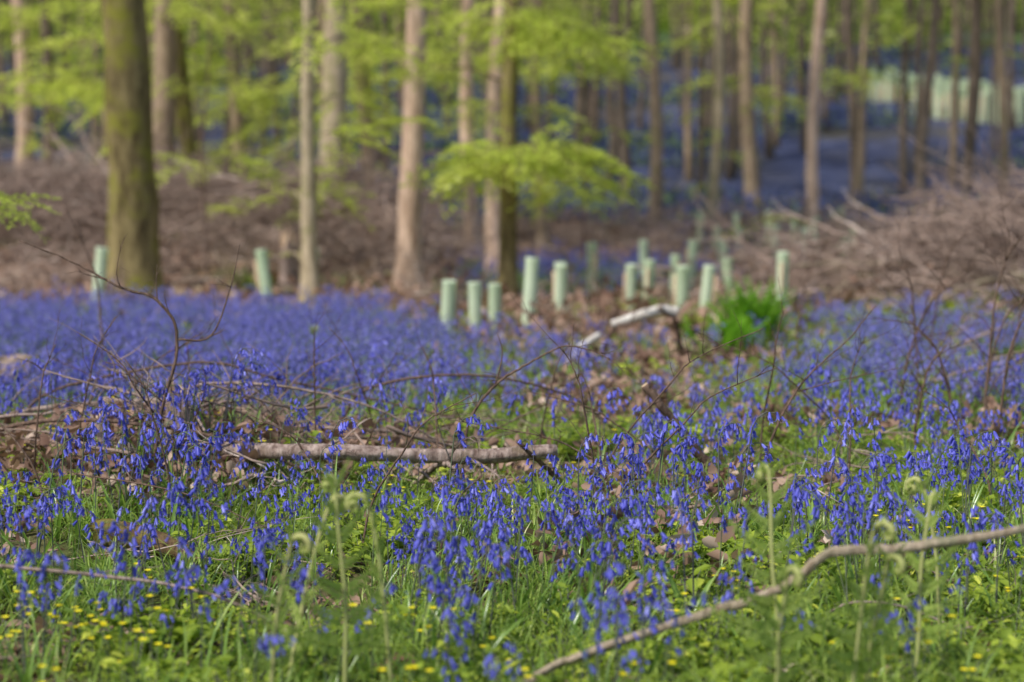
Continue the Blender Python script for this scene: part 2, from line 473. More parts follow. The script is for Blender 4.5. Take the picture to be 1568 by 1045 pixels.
C_spray = newcoll('src_spray'); C_sprayf = newcoll('src_spray_far'); NS = 5
for i in range(NS):
    for far in (0, 1):
        r = random.Random(800+i); mb = MB()
        L0 = .9; pts = []
        for k in range(9):
            t = k/8; pts.append(Vector((L0*t, .05*math.sin(t*5+i), .04*math.sin(t*3)-.12*t*t)))
        mb.tube(pts, [.006*(1-.8*k/8) for k in range(9)], 3, 1)
        for k in range(1, 9):
            for sgn in (-1, 1):
                if r.random() < .12: continue
                an = sgn*r.uniform(.6, 1.1); LL = (.38*(1-.75*k/8)+.05)*r.uniform(.7, 1.2)
                d = Vector((math.cos(an), math.sin(an), r.uniform(-.25, .1)))
                e = pts[k]+d*LL
                if not far: mb.tube([pts[k], e], [.0025, .001], 3, 1)
                nl = max(2, int(LL/(.09 if far else .045)))
                for q in range(nl):
                    t = (q+.5)/nl
                    a2 = an+(.7 if q % 2 else -.7)+r.gauss(0, .2)
                    if far: mb.leaf4(pts[k].lerp(e, t), (math.cos(a2), math.sin(a2), r.gauss(-.2, .4)), (r.gauss(0, .6), r.gauss(0, .6), 1), r.uniform(.06, .10), r.uniform(.045, .07), 0)
                    else: mb.leaf4(pts[k].lerp(e, t), (math.cos(a2), math.sin(a2), r.gauss(-.2, .3)), (r.gauss(0, .5), r.gauss(0, .5), 1), r.uniform(.055, .085), r.uniform(.04, .06), 0)
        mb.obj(('sf%02d' if far else 'sp%02d') % i, [M_sprayfar if far else M_spray, M_twigd], coll=C_sprayf if far else C_spray)

# ------------------------------------------------------------------ scatters
def fan(y0, y1, pad=.8, k=.33):
    while True:
        y = R.uniform(y0, y1); w = k*y1+pad
        x = R.uniform(-w, w)
        if abs(x) < k*y+pad: return x, y

items = []
ncl = 0
while ncl < 330:
    cx, cy = fan(3.9, 9.8, .5)
    if R.random() > blue_near(cx, cy)*1.15: continue
    ncl += 1
    face = R.gauss(.3, 1.3)
    for _ in range(R.randint(1, 4)):
        x, y = cx+R.gauss(0, .07), cy+R.gauss(0, .09)
        s = R.uniform(.85, 1.30)
        if -1.2 < x < .45 and 5.3 < y < 7: s *= .78
        if y < 4.6: s *= .85
        items.append((x, y, H(x, y)-.01, R.gauss(0, .1), R.gauss(0, .1), face+R.gauss(0, .6), s, R.randrange(NB)))
for _ in range(620):
    x, y = fan(3.9, 10, .5)
    if R.random() > blue_near(x, y): continue
    items.append((x, y, H(x, y)-.01, R.gauss(0, .1), R.gauss(0, .1), R.uniform(0, 6.28), R.uniform(.65, 1.0), R.randrange(NB)))
for (x, y, s) in [(-.25, 6.1, 1.4), (.46, 6.0, 1.35), (.50, 6.1, 1.25), (.79, 6.05, 1.5), (.83, 6.15, 1.35), (1.07, 6.0, 1.3), (1.12, 6.1, 1.2), (.23, 6, 1.2), (.28, 6.1, 1.15), (-1.14, 6.2, 1.35), (-1.2, 6.3, 1.25), (-.66, 6.2, 1.3), (-.7, 6.1, 1.2), (-1.6, 6.2, 1.4), (-1.7, 6.3, 1.35), (-1.5, 7, 1.4), (1.43, 5.8, 1.2), (.1, 5.7, 1.0), (-.85, 5.7, 1.05), (.36, 5.3, 1.05), (1.3, 4.9, .95), (.42, 6.05, 1.25), (.75, 6.1, 1.3), (-1.15, 6.0, 1.1), (.33, 5.35, .95), (.40, 5.4, 1.1), (1.6, 6.0, 1.3), (1.65, 6.1, 1.2), (.62, 5.8, 1.1), (-.4, 5.5, .95), (-.1, 5.5, .95), (-1.3, 5.2, .95), (-1.2, 5.1, .9), (-.15, 4.6, .9), (-.10, 4.65, 1.0), (-.22, 4.7, .85), (-.36, 4.3, .8), (-1.0, 4.6, .9), (-1.05, 4.55, .8), (1.32, 4.9, 1.05), (.62, 4.8, .8), (-.75, 4.5, .75), (1.42, 4.75, .85)]:
    items.append((x, y, H(x, y), 0, 0, R.gauss(.2, .8), s, R.randrange(NB)))
scatter('bluebells', C_bell, items)

items = []
for _ in range(5000):
    x, y = fan(9.0, 18.5, .7)
    if R.random() > blue_near(x, y): continue
    items.append((x, y, H(x, y)-.01, R.gauss(0, .07), R.gauss(0, .07), R.uniform(0, 6.28), R.uniform(.7, 1.2), R.randrange(NBM)))
for _ in range(900):
    x, y = R.uniform(-1.5, 7), R.uniform(21.5, 42)
    if R.random() > blue_near(x, y): continue
    items.append((x, y, H(x, y)-.01, R.gauss(0, .07), R.gauss(0, .07), R.uniform(0, 6.28), R.uniform(.9, 1.3), R.randrange(NBM)))
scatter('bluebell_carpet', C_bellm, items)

items = []
for _ in range(2000):
    x, y = fan(40, 90, 3, .34)
    if n2(x, y, .12, 41)-.25*sst(-3, -12, x) < -.05: continue
    items.append((x, y, H(x, y)-.02, 0, 0, R.uniform(0, 6.28), R.uniform(1.0, 1.7), R.randrange(NBF)))
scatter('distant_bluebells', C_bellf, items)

items = []
for _ in range(6400):
    x, y = fan(3.6, 12.5, .4)
    if n2(x, y, 1.1, 77)+.35*n2(x, y, 4, 7) < -.20: continue
    if R.random() < litter_zone(x, y)*1.1: continue
    items.append((x, y, H(x, y)-.01, R.gauss(0, .1), R.gauss(0, .1), R.uniform(0, 6.28), R.uniform(.6, 1.35), R.randrange(NH)))
for _ in range(2000):
    x, y = fan(12, 18, .6)
    if n2(x, y, .6, 77) < (-.05 if x < 1.8 else -.25): continue
    if R.random() < litter_zone(x, y)*1.3: continue
    items.append((x, y, H(x, y)-.01, 0, 0, R.uniform(0, 6.28), R.uniform(1.0, 1.8), R.randrange(NH)))
scatter('woodland_herbs', C_herb, items)

items = []
for _ in range(3600):
    x, y = fan(3.6, 12.0, .4)
    if n2(x, y, 1.0, 55) < -.28: continue
    if R.random() < litter_zone(x, y): continue
    items.append((x, y, H(x, y)-.01, R.gauss(0, .1), R.gauss(0, .1), R.uniform(0, 6.28), R.uniform(.55, 1.05), R.randrange(NG)))
for _ in range(1000):
    x, y = R.uniform(-2, 6), R.uniform(13, 24)
    if n2(x, y, .6, 75) < 0: continue
    items.append((x, y, H(x, y)-.01, 0, 0, R.uniform(0, 6.28), R.uniform(.5, .9), R.randrange(NG)))
scatter('grass', C_grass, items)

items = []
for _ in range(150):
    x, y = fan(3.9, 8)
    if n2(x, y, .8, 99) < .0: continue
    items.append((x, y, H(x, y), 0, 0, R.uniform(0, 6.28), R.uniform(.8, 1.2), R.randrange(3)))
for _ in range(12):
    x, y = R.gauss(-1.3, .2), R.gauss(4.5, .12)
    items.append((x, y, H(x, y), 0, 0, R.uniform(0, 6.28), R.uniform(.9, 1.2), R.randrange(3)))
scatter('celandine_flowers', C_flower, items)

items = []
for _ in range(1300):
    x, y = fan(3.6, 14)
    items.append((x, y, H(x, y)+.005, 0, 0, R.uniform(0, 6.28), R.uniform(.7, 1.2), R.randrange(ND)))
for _ in range(420):
    x, y = R.gauss(-1.65, .5), R.gauss(7.45, .4)
    items.append((x, y, H(x, y)+R.uniform(0, .12), R.gauss(0, .8), R.gauss(0, .8), R.uniform(0, 6.28), R.uniform(.8, 1.3), R.randrange(ND)))
for (cx, cy, n) in ((.75, 7.2, 60), (.5, 5.9, 26), (1.5, 9, 60), (.5, 10, 120), (2.3, 8.5, 40), (-.4, 7.7, 90), (.65, 5.6, 14)):
    for _ in range(n):
        x, y = R.gauss(cx, .26), R.gauss(cy, .35)
        items.append((x, y, H(x, y)+R.uniform(0, .14), R.gauss(0, .6), R.gauss(0, .6), R.uniform(0, 6.28), R.uniform(.8, 1.3), R.randrange(ND)))
for _ in range(1000):
    x, y = R.gauss(.8, 1.2), R.uniform(9, 18)
    if R.random() > litter_zone(x, y): continue
    items.append((x, y, H(x, y)+R.uniform(0, .06), R.gauss(0, .6), R.gauss(0, .6), R.uniform(0, 6.28), R.uniform(1, 1.6), R.randrange(ND)))
for _ in range(2600):
    x, y = fan(15, 42, 1)
    if R.random() < blue_near(x, y): continue
    items.append((x, y, H(x, y)+R.uniform(0, .1), R.gauss(0, .5), R.gauss(0, .5), R.uniform(0, 6.28), R.uniform(1.6, 2.8), R.randrange(ND)))
scatter('leaf_litter', C_dead, items)

def brash(name, n, fn, s0=.8, s1=1.5):
    items = []
    for _ in range(n):
        x, y, dz = fn()
        items.append((x, y, H(x, y)+dz, R.gauss(0, .3), R.gauss(0, .22), R.uniform(0, 6.28), R.uniform(s0, s1), R.randrange(NT)))
    scatter(name, C_twig, items)
brash('brash_pile', 380, lambda: (R.uniform(-11, -1.2), R.gauss(26, 1.8), abs(R.gauss(0, .24))))
brash('brash_pile', 230, lambda: (R.gauss(6.4, 1.4), R.gauss(19.6, 1.3), abs(R.gauss(0, .18))))
brash('brash_pile', 80, lambda: (R.gauss(10, 2), R.gauss(21.5, 1.4), abs(R.gauss(0, .12))))
brash('brash_pile', 140, lambda: (R.uniform(-.5, 12), R.gauss(35.5, 1.8), abs(R.gauss(0, .1))))
def f_():
    x, y = fan(18.5, 40, 1)
    while R.random() < blue_near(x, y)*1.2: x, y = fan(18.5, 40, 1)
    return x, y, 0
brash('fallen_twigs', 300, f_, .6, 1.1)
brash('fallen_twigs', 80, lambda: (*fan(4.2, 12), .03), .2, .5)
brash('fallen_twigs', 34, lambda: (R.gauss(-1.3, .7), R.gauss(7.7, .4), .05), .3, .65)
brash('fallen_twigs', 26, lambda: (R.gauss(.9, .9), R.uniform(9, 16), .0), .25, .55)
brash('fallen_twigs', 14, lambda: (R.gauss(3.4, .6), R.gauss(11.5, 1.3), .05), .4, .8)

# ------------------------------------------------------------------ fallen logs and twigs
def limb(name, pts, r0, r1, mat, twigs=0, subs=(), sides=7, seed=1, rough=.2, cap=None, tl=.25, jit=.16):
    r = random.Random(seed); P = crom(pts, 7); mb = MB(); n = len(P)
    for i in range(1, n-1):
        P[i] = P[i]+Vector((r.gauss(0, 1), r.gauss(0, 1), r.gauss(0, 1)))*min(r0, .015)*jit
    mb.tube(P, [(r0+(r1-r0)*i/(n-1)) for i in range(n)], sides, 0, rough=rough, cap=1 if cap else None, nf=1.6)
    for sp in subs:
        Q = crom(sp[:-1], 6); rr = sp[-1]
        mb.tube(Q, [rr*(1-.65*i/(len(Q)-1)) for i in range(len(Q))], 5, 0)
        for k in range(3):
            j = r.randrange(1, len(Q)); d = Vector((r.gauss(0, 1), r.gauss(0, .6), abs(r.gauss(.4, .5))))
            randtwig(mb, r, Q[j], d, tl*.45, rr*.5, 0, 0, 3)
    for k in range(twigs):
        j = r.randrange(int(n*.15), n-1)
        d = (P[j+1]-P[j]).normalized()*.8+Vector((r.gauss(0, .6), r.gauss(0, .6), r.gauss(.2, .5)))
        randtwig(mb, r, P[j], d, tl*r.uniform(.4, 1.2), max(.0014, r0*.35), 0, 1, 3)
    return mb.obj(name, [mat] + ([cap] if cap else []))

limb('fallen_log', [(-1.45, 7.3, .22), (-1.0, 6.9, .262), (-.7, 6.8, .275), (-.4, 6.8, .262), (-.1, 6.8, .258), (.18, 6.85, .272)], .035, .027, M_log, sides=14, seed=2, cap=M_wood, rough=.3, jit=.08, twigs=2)
limb('fallen_branch', [(.28, 7.0, -.02), (.19, 6.92, .14), (.12, 6.86, .215), (.02, 6.72, .33)], .014, .008, M_twigd, seed=92, twigs=3, tl=.2)
limb('fallen_branch', [(-.5, 7.2, -.02), (-.35, 6.95, .16), (-.28, 6.82, .225), (-.22, 6.6, .24)], .016, .009, M_log, seed=93, twigs=3, tl=.25)
limb('broken_stick', [(.57, 7.3, .49), (.65, 7.3, .39), (.74, 7.35, .28), (.88, 7.4, .10), (.93, 7.45, .0)], .017, .024, M_twigd, sides=8, seed=3, cap=M_wood)
limb('fallen_branch', [(-.15, 3.9, -.02), (.02, 4.15, .09), (.20, 4.2, .16), (.41, 4.2, .235), (.62, 4.2, .30), (.72, 4.2, .35), (.80, 4.2, .41), (.98, 4.2, .425), (1.26, 4.2, .47), (1.7, 4.3, .55), (2.3, 4.4, .5)], .0125, .0105, M_branch, sides=12, seed=4, rough=.45)
limb('bare_twig', [(-1.5, 7, .0), (-1.457, 7, .362), (-1.377, 7, .71), (-1.458, 7, .871), (-1.605, 7, .925), (-1.806, 7, 1.032), (-2.02, 7, 1.118)], .0085, .0028, M_twigd, twigs=8, seed=5,
     subs=[((-1.377, 7, .71), (-1.243, 7.02, .724), (-1.163, 7.05, .925), (-1.123, 7.05, 1.10), .005), ((-1.44, 7, .45), (-1.6, 6.95, .6), (-1.66, 6.95, .62), .0035), ((-1.457, 7, .871), (-1.46, 7, .95), (-1.455, 7, 1.02), .003)], tl=.22)
limb('bare_twig', [(-.22, 7.0, .0), (-.198, 7.0, .24), (-.169, 7.0, .39), (-.069, 7.0, .52), (.046, 7.0, .60), (.205, 7.0, .68), (.31, 7.0, .67), (.405, 7.0, .63)], .008, .002, M_twigd, twigs=7, seed=6,
     subs=[((-.069, 7.0, .52), (-.04, 7.0, .65), (-.06, 7.0, .74), .004)], tl=.18)
limb('bare_twig', [(1.0, 7, .0), (1.06, 7, .255), (1.14, 7, .442), (1.235, 7, .576), (1.383, 7, .71), (1.495, 7, .85)], .0065, .0018, M_twigd, twigs=4, seed=7,
     subs=[((1.18, 7, .496), (1.383, 7, .55), (1.637, 7, .6), .003)], tl=.2)
limb('bare_twig', [(-2.45, 10, 0), (-2.41, 10, .305), (-2.43, 10, .764), (-2.5, 10, 1.0), (-2.62, 10, 1.25)], .009, .003, M_twigd, twigs=3, seed=8)
rt = random.Random(77)
for k in range(34):
    x, y = rt.choice([(rt.uniform(-2.2, .3), rt.uniform(6.6, 8.4)), (rt.uniform(-2.2, .6), rt.uniform(6.6, 8.4)), (rt.uniform(.2, 2.6), rt.uniform(6.3, 9.0)), (rt.uniform(-1.7, 1.9), rt.uniform(5.4, 7.5))])
    h = rt.uniform(.35, .82); dx = rt.gauss(0, .2); dy = rt.gauss(0, .1)
    limb('bare_twig', [(x, y, -.02), (x+dx*.2, y, h*.35), (x+dx*.9, y+dy, h*.7), (x+dx*1.3, y+dy, h*.85), (x+dx*2.2, y+dy, h)], .0052, .0017, M_twigd, twigs=6, seed=200+k, tl=.22)
limb('arching_branch', [(-2.9, 8.1, .05), (-2.4, 8, .26), (-2.0, 8, .32), (-1.39, 8, .335), (-1.02, 8, .228), (-.44, 8, .173), (0, 8.1, .05)], .014, .007, M_log, twigs=9, seed=9, tl=.4)
limb('arching_branch', [(-2.5, 8.5, .1), (-2.25, 8.3, .347), (-1.54, 8.3, .49), (-1.156, 8.3, .41), (-.71, 8.3, .315), (-.2, 8.3, .2)], .009, .004, M_twigd, twigs=10, seed=10, tl=.45)
limb('arching_branch', [(-.9, 8.7, .0), (-.78, 8.4, .3), (-.5, 8.2, .42), (-.1, 8.2, .43), (.3, 8.4, .3), (.6, 8.6, .05)], .009, .004, M_twigd, twigs=9, seed=11, tl=.35)
limb('arching_branch', [(-2.7, 7.6, .02), (-2.2, 7.3, .30), (-1.7, 7.1, .36), (-1.2, 7.0, .3), (-.7, 7.0, .1)], .012, .006, M_twigd, twigs=8, seed=12, tl=.4)
limb('arching_branch', [(-1.9, 7.9, .1), (-1.5, 7.6, .42), (-1.1, 7.5, .47), (-.6, 7.5, .36), (-.2, 7.6, .12)], .009, .004, M_log, twigs=8, seed=18, tl=.35)
limb('fallen_twig', [(-1.75, 4.8, .25), (-1.44, 4.8, .245), (-.94, 4.8, .185), (-.70, 4.8, .09), (-.55, 4.8, -.01)], .0065, .0045, M_log, twigs=2, seed=13, tl=.2)
limb('fallen_twig', [(.85, 4.8, .0), (.93, 4.8, .126), (1.095, 4.8, .135), (1.315, 4.8, .05)], .0045, .003, M_log, twigs=4, seed=14, tl=.25)
limb('fallen_twig', [(-1.5, 5.8, .35), (-1.1, 5.6, .32), (-.8, 5.5, .22)], .003, .0015, M_twigd, twigs=2, seed=15, tl=.2)
for k, (x, y, h, dx) in enumerate([(2.05, 9, .9, .3), (2.25, 9.4, 1.0, -.1), (2.5, 9, .8, .2), (2.8, 9.6, 1.1, .3), (2.62, 8.2, .8, -.15), (3.1, 10, 1.0, -.3), (1.9, 8, .6, .12), (2.0, 12, 1.0, .2), (2.4, 8.6, 1.05, .1), (2.15, 8.2, .7, -.2), (2.7, 11, 1.1, .2), (2.3, 8.0, .75, .1)]):
    limb('bramble_stem', [(x, y, 0), (x+dx*.1, y, h*.4), (x+dx*.5, y, h*.8), (x+dx*1.2, y, h)], .009, .003, M_twigd, twigs=10, seed=30+k, tl=.35)
for k in range(14):
    x = R.uniform(4.2, 8.5); y = R.uniform(17, 20); a = R.uniform(2.2, 4.0); Lx = R.uniform(1, 2.2)
    z = H(x, y)+R.uniform(.05, .35)
    limb('dead_pole', [(x, y, z), (x+math.cos(a)*Lx*.5, y+math.sin(a)*.3, z+R.uniform(-.1, .1)), (x+math.cos(a)*Lx, y+math.sin(a)*.5, max(.1, z-R.uniform(.0, .6)))], .026, .010, M_branch, twigs=4, seed=50+k, tl=.5)
limb('birch_log', [(.76, 13, .32), (.95, 13, .38), (1.13, 13.05, .43), (1.27, 13.1, .41)], .030, .042, M_birch, sides=12, seed=21, cap=M_barkd, jit=.05)
limb('birch_log', [(.40, 12.6, .04), (.52, 12.8, .16), (.66, 12.9, .25)], .034, .028, M_birch, sides=12, seed=22, cap=M_barkd, jit=.05)
limb('fallen_branch', [(1.35, 13.3, -.02), (1.28, 13.12, .25), (1.24, 13.0, .36), (1.1, 12.8, .46)], .022, .012, M_twigd, seed=94, twigs=3, tl=.3)
limb('fallen_branch', [(.68, 13.3, -.02), (.74, 13.1, .2), (.80, 13.0, .30), (.9, 12.8, .34)], .022, .012, M_twigd, seed=95, twigs=3, tl=.4)
limb('sawn_log', [(-3.9, 10.6, .20), (-3.3, 10.45, .22), (-2.90, 10.3, .23)], .11, .105, M_log, sides=16, seed=23, cap=M_wood, jit=.05)
limb('mossy_log', [(-1.42, 5.8, .15), (-1.28, 5.75, .14), (-1.15, 5.7, .11), (-.98, 5.65, .04)], .045, .03, M_mosslog, sides=14, seed=24, rough=.8)
def stump(name, x, y, r0, h, seed):
    r = random.Random(seed); mb = MB(); n = 16
    rings = [(0, 1.5), (.25, 1.1), (.6, 1.0)]
    vs = []
    for (t, k) in rings:
        for i in range(n):
            a = 6.283*i/n; q = r0*k*(1+.12*math.sin(a*3+seed))
            vs.append((math.cos(a)*q, math.sin(a)*q, h*t-.03))
    for i in range(n):
        a = 6.283*i/n; vs.append((math.cos(a)*r0*.9, math.sin(a)*r0*.9, h*r.uniform(.65, 1.15)))
    for i in range(n):
        a = 6.283*i/n; vs.append((math.cos(a)*r0*.5, math.sin(a)*r0*.5, h*r.uniform(.5, 1.1)))
    vs.append((0, 0, h*.5)); fs = []
    for j in range(4):
        for i in range(n): fs.append((j*n+i, j*n+(i+1) % n, (j+1)*n+(i+1) % n, (j+1)*n+i))
    mb.add(vs, fs[:3*n], 0)
    for f in fs[3*n:]: mb.f.append(f); mb.m.append(1)
    for i in range(n): mb.f.append((4*n+i, 4*n+(i+1) % n, 5*n)); mb.m.append(1)
    for k in range(7):
        a = r.uniform(0, 6.28); p = Vector((math.cos(a)*r0*.7, math.sin(a)*r0*.7, h*.5))
        mb.tube([p, p+Vector((r.gauss(0, .02), r.gauss(0, .02), h*r.uniform(.3, .8)))], [r0*.2, .001], 4, 1)
    mb.obj(name, [M_log, M_wood], loc=(x, y, H(x, y)), smooth=False)
stump('splintered_stump', -1.42, 7.2, .05, .32, 3)
stump('splintered_stump', -1.75, 7.2, .045, .24, 5)
stump('splintered_stump', -2.95, 22.5, .12, .7, 7)

# ------------------------------------------------------------------ ferns
def fern(name, x, y, fronds, mat=M_fern, seed=1, L0=.5):
    r = random.Random(seed); mb = MB()
    for k in range(fronds):
        az = r.uniform(0, 6.28); L = L0*r.uniform(.92, 1.08); th = r.uniform(.0, .13); n = 18; q = Vector((r.gauss(0, .03), r.gauss(0, .03), 0)); pts = [q.copy()]
        dx = Vector((math.cos(az), math.sin(az), 0)); sx = Vector((-math.sin(az), math.cos(az), 0))
        # pinnae are held roughly across the view of the frond face
        for i in range(n):
            q = q+(dx*math.sin(th)+Vector((0, 0, math.cos(th)))+sx*.06*math.sin(i*.5+k+seed))*L/n; pts.append(q.copy()); th += .012
        cn = 15; st = .0185
        for i in range(cn):
            th += .50+.025*i; st *= .91
            q = q+(dx*math.sin(th)+Vector((0, 0, math.cos(th)))+sx*.12)*st; pts.append(q.copy())
        mb.tube(pts, [.0058*(1-.2*i/n) for i in range(n+1)]+[.0085-.0001*i for i in range(cn)], 6, 1)
        for i in range(n, n+cn, 1):
            for q_ in range(4):
                mb.leaf4(pts[min(i, len(pts)-1)], (r.gauss(0, 1), r.gauss(0, 1), r.gauss(0, 1)), (0, 0, 1), r.uniform(.012, .02), .012, 0)
        for i in range(6, n+1, 2):
            tt = (i-6)/(n-6)
            pl = .12*(1-tt*.6)*r.uniform(.7, 1.2)*L0/.5
            for sg in (-1, 1):
                p = pts[i]; d = (sx*sg*(.9-.2*tt)+Vector((0, 0, .15+.5*tt))+dx*r.uniform(-.4, .5)).normalized()
                m_ = 7; cpts = []
                for j in range(m_+1):
                    c = p+d*pl*j/m_ + Vector((0, 0, .25*pl*(j/m_)**2)); cpts.append(c)
                    if j == 0: continue
                    w = pl*.24*(1-j/m_*.6)
                    mb.leaf4(c, (d*.4+Vector((0, 0, 1))), dx, w, w*.95, 0)
                    mb.leaf4(c, (d*.4-Vector((0, 0, 1))), dx, w, w*.95, 0)
                mb.tube(cpts, [.0018]*len(cpts), 3, 0)
    mb.obj(name, [mat, M_fernstem], loc=(x, y, H(x, y)))
for k, (x, y, n, L) in enumerate([(-.66, 4.0, 1, .49), (-.46, 4.1, 1, .58), (-.55, 4.15, 1, .54), (.70, 4.15, 1, .60), (.80, 4.0, 1, .50), (-.30, 4.15, 1, .55), (1.2, 4.6, 1, .48), (.62, 4.0, 1, .42), (.86, 4.1, 1, .46), (1.02, 4.2, 1, .52)]):
    fern('young_fern', x, y, n, seed=70+k, L0=L)

def fern_tuft(name, x, y, n, L, mat, seed):
    r = random.Random(seed); mb = MB()
    for k in range(n):
        az = r.uniform(0, 6.28); th = r.uniform(.02, .5); q = Vector((r.gauss(0, .09), r.gauss(0, .09), 0)); dx = Vector((math.cos(az), math.sin(az), 0)); sx = Vector((-math.sin(az), math.cos(az), 0)); pts = [q.copy()]; LL = L*r.uniform(.6, 1.1)
        for i in range(12):
            q = q+(dx*math.sin(th)+Vector((0, 0, math.cos(th))))*LL/12; th += .035; pts.append(q.copy())
            w = .085*math.sin(math.pi*(.1+.85*i/12))
            for sg in (-1, 1): mb.leaf(q, sx*sg+dx*.3+Vector((0, 0, .5)), (0, 0, 1), w, w*.35, 0)
        mb.tube(pts, [.004]*13, 3, 0)
    mb.obj(name, [mat], loc=(x, y, H(x, y)))
fern_tuft('male_fern', 2.0, 14.3, 70, .60, M_fernb, 1)
fern_tuft('male_fern', 1.75, 13.6, 24, .42, M_fernb, 2)
fern_tuft('male_fern', -3.3, 21.5, 16, .35, M_fern, 3)

# ------------------------------------------------------------------ tree shelters
def shelter_mesh(h):
    mb = MB(); n = 14; r = .062; vs = []
    zs = [0, h*.33, h*.66, h-.02, h]
    for z in zs:
        for k in range(n): a = 6.283*k/n; rr = r+(.006 if z == h else 0); vs.append((math.cos(a)*rr, math.sin(a)*rr, z))
    for z in reversed(zs):
        for k in range(n): a = 6.283*k/n; vs.append((math.cos(a)*(r-.004), math.sin(a)*(r-.004), z))
    fs = [(j*n+k, j*n+(k+1) % n, (j+1)*n+(k+1) % n, (j+1)*n+k) for j in range(9) for k in range(n)]
    mb.add(vs, fs, 0)
    s = .0125; x0 = r+.014
    v = [(x0+.002+a*s, b*s, z) for z in (-.1, h*.85) for (a, b) in ((-1, -1), (1, -1), (1, 1), (-1, 1))]
    mb.add(v, [(0, 3, 2, 1), (4, 5, 6, 7), (0, 1, 5, 4), (1, 2, 6, 5), (2, 3, 7, 6), (3, 0, 4, 7)], 1)
    return mb.mesh('tree_shelter', [M_tube, M_wood])
SH = [shelter_mesh(.60), shelter_mesh(.72)]
def tube_at(x, y, k=0):
    o = bpy.data.objects.new('tree_shelter_tube', SH[k]); o.location = (x, y, H(x, y)-.02)
    s = R.uniform(.88, 1.06); o.scale = (s, s, s)
    o.rotation_euler = (R.gauss(0, .06), R.gauss(0, .06), R.uniform(0, 6.28)); root.objects.link(o)
for (x, y, k) in [(-4.52, 18.5, 1), (-2.66, 18.7, 1), (-2.41, 20.5, 1), (-.585, 15, 0), (-.33, 15.5, 0), (-.163, 15.8, 0), (.149, 16.2, 1), (.503, 18, 0), (.576, 18.8, 0), (1.0, 21, 1), (1.295, 18.7, 0), (1.544, 19.4, 0), (1.993, 21, 0), (1.758, 17.6, 0), (2.025, 18, 0), (2.57, 20, 0), (2.76, 22, 1), (2.88, 18.2, 1), (2.35, 22.5, 1), (1.85, 24, 1)]:
    tube_at(x, y, k)
for _ in range(18):
    d = R.uniform(28, 39); tube_at(R.uniform(.11, .2)*d, d, 1)
C_sh = newcoll('src_shelter')
for k in range(2):
    o = bpy.data.objects.new('sh%d' % k, SH[k]); C_sh.objects.link(o)
items = []
for _ in range(560):
    x = R.uniform(14.6, 30); y = 69-(x-14)*1.0+R.uniform(-1.5, 3)
    items.append((x, y, H(x, y), 0, 0, R.uniform(0, 6.28), R.uniform(1.6, 2.1), R.randrange(2)))
scatter('distant_tree_shelters', C_sh, items)

# ------------------------------------------------------------------ trees
def tree(name, x, y, r0, lean, Ht, mat, seed, low=6, lowz=(1.6, 6), bend=.15, sprays=None, coll=C_spray, crown=.35, lscale=1.0):
    r = random.Random(seed); z0 = H(x, y); mb = MB(); n = 30; P = []; rad = []
    ph = r.uniform(0, 6.28)
    for i in range(n+1):
        t = (i/n)**1.25; z = Ht*t-.15
        P.append(Vector((lean*z+bend*math.sin(z*.55+ph)-bend*math.sin(ph), bend*.6*math.cos(z*.4+ph)-bend*.6*math.cos(ph), z)))
        rad.append(r0*(1-.8*t)*(1+.55*math.exp(-max(0, z)/.22)))
    mb.tube(P, rad, 14, 0, rough=.16)
    items = []
    def at(z):
        for i in range(n):
            if P[i+1].z >= z: return P[i].lerp(P[i+1], (z-P[i].z)/(P[i+1].z-P[i].z))
        return P[-1]
    def bough(z, az, L, r1, rise, ns, sc):
        p = at(z); pts = [p.copy()]; d = Vector((math.cos(az), math.sin(az), rise)).normalized(); q = p.copy()
        for i in range(6):
            d = (d+Vector((r.gauss(0, .12), r.gauss(0, .12), r.gauss(-.05, .08)))).normalized(); q = q+d*L/6; pts.append(q.copy())
        mb.tube(pts, [r1*(1-.8*i/6) for i in range(7)], 5, 0)
        for k in range(ns):
            j = r.randint(1, 6); pp = pts[j]
            a2 = az+r.gauss(0, .8)
            items.append((pp.x, pp.y, pp.z, r.gauss(0, .25), r.gauss(.15, .25), a2, sc*r.uniform(.7, 1.2), r.randrange(NS)))
    for k in range(low):
        bough(r.uniform(*lowz), r.uniform(0, 6.28), r.uniform(.6, 1.7)*lscale, r0*.09+.004, r.uniform(-.1, .4), r.randint(2, 5), 1.05*lscale)
    for k in range(int(12*crown)):
        bough(r.uniform(.6, .95)*Ht, r.uniform(0, 6.28), r.uniform(1.5, 3.5), r0*.25, r.uniform(.2, .9), 5, 2.2)
    if sprays:
        for (dx, dy, z, Rr, nn) in sprays:
            p0 = at(max(.3, z-.25)); c = Vector((dx, dy, z))
            if c.xy.length > .25: mb.tube([p0, p0.lerp(c, .5)+Vector((0, 0, .1)), c], [.02, .014, .008], 5, 0)
            for k in range(nn):
                a = r.uniform(0, 6.28); q = r.random()**.6*Rr
                zz = z-(q/Rr)**2*.22*Rr+r.gauss(0, .08*Rr)
                items.append((dx+math.cos(a)*q*.6, dy+math.sin(a)*q*.6, zz, r.gauss(0, .25), r.gauss(.3, .2), a+r.gauss(0, .4), min(1.15, Rr*.8)*r.uniform(.7, 1.1), r.randrange(NS)))
    o = mb.obj(name, [mat], loc=(x, y, z0))
    if items: scatter('foliage', coll, items, parent=o)
    return o

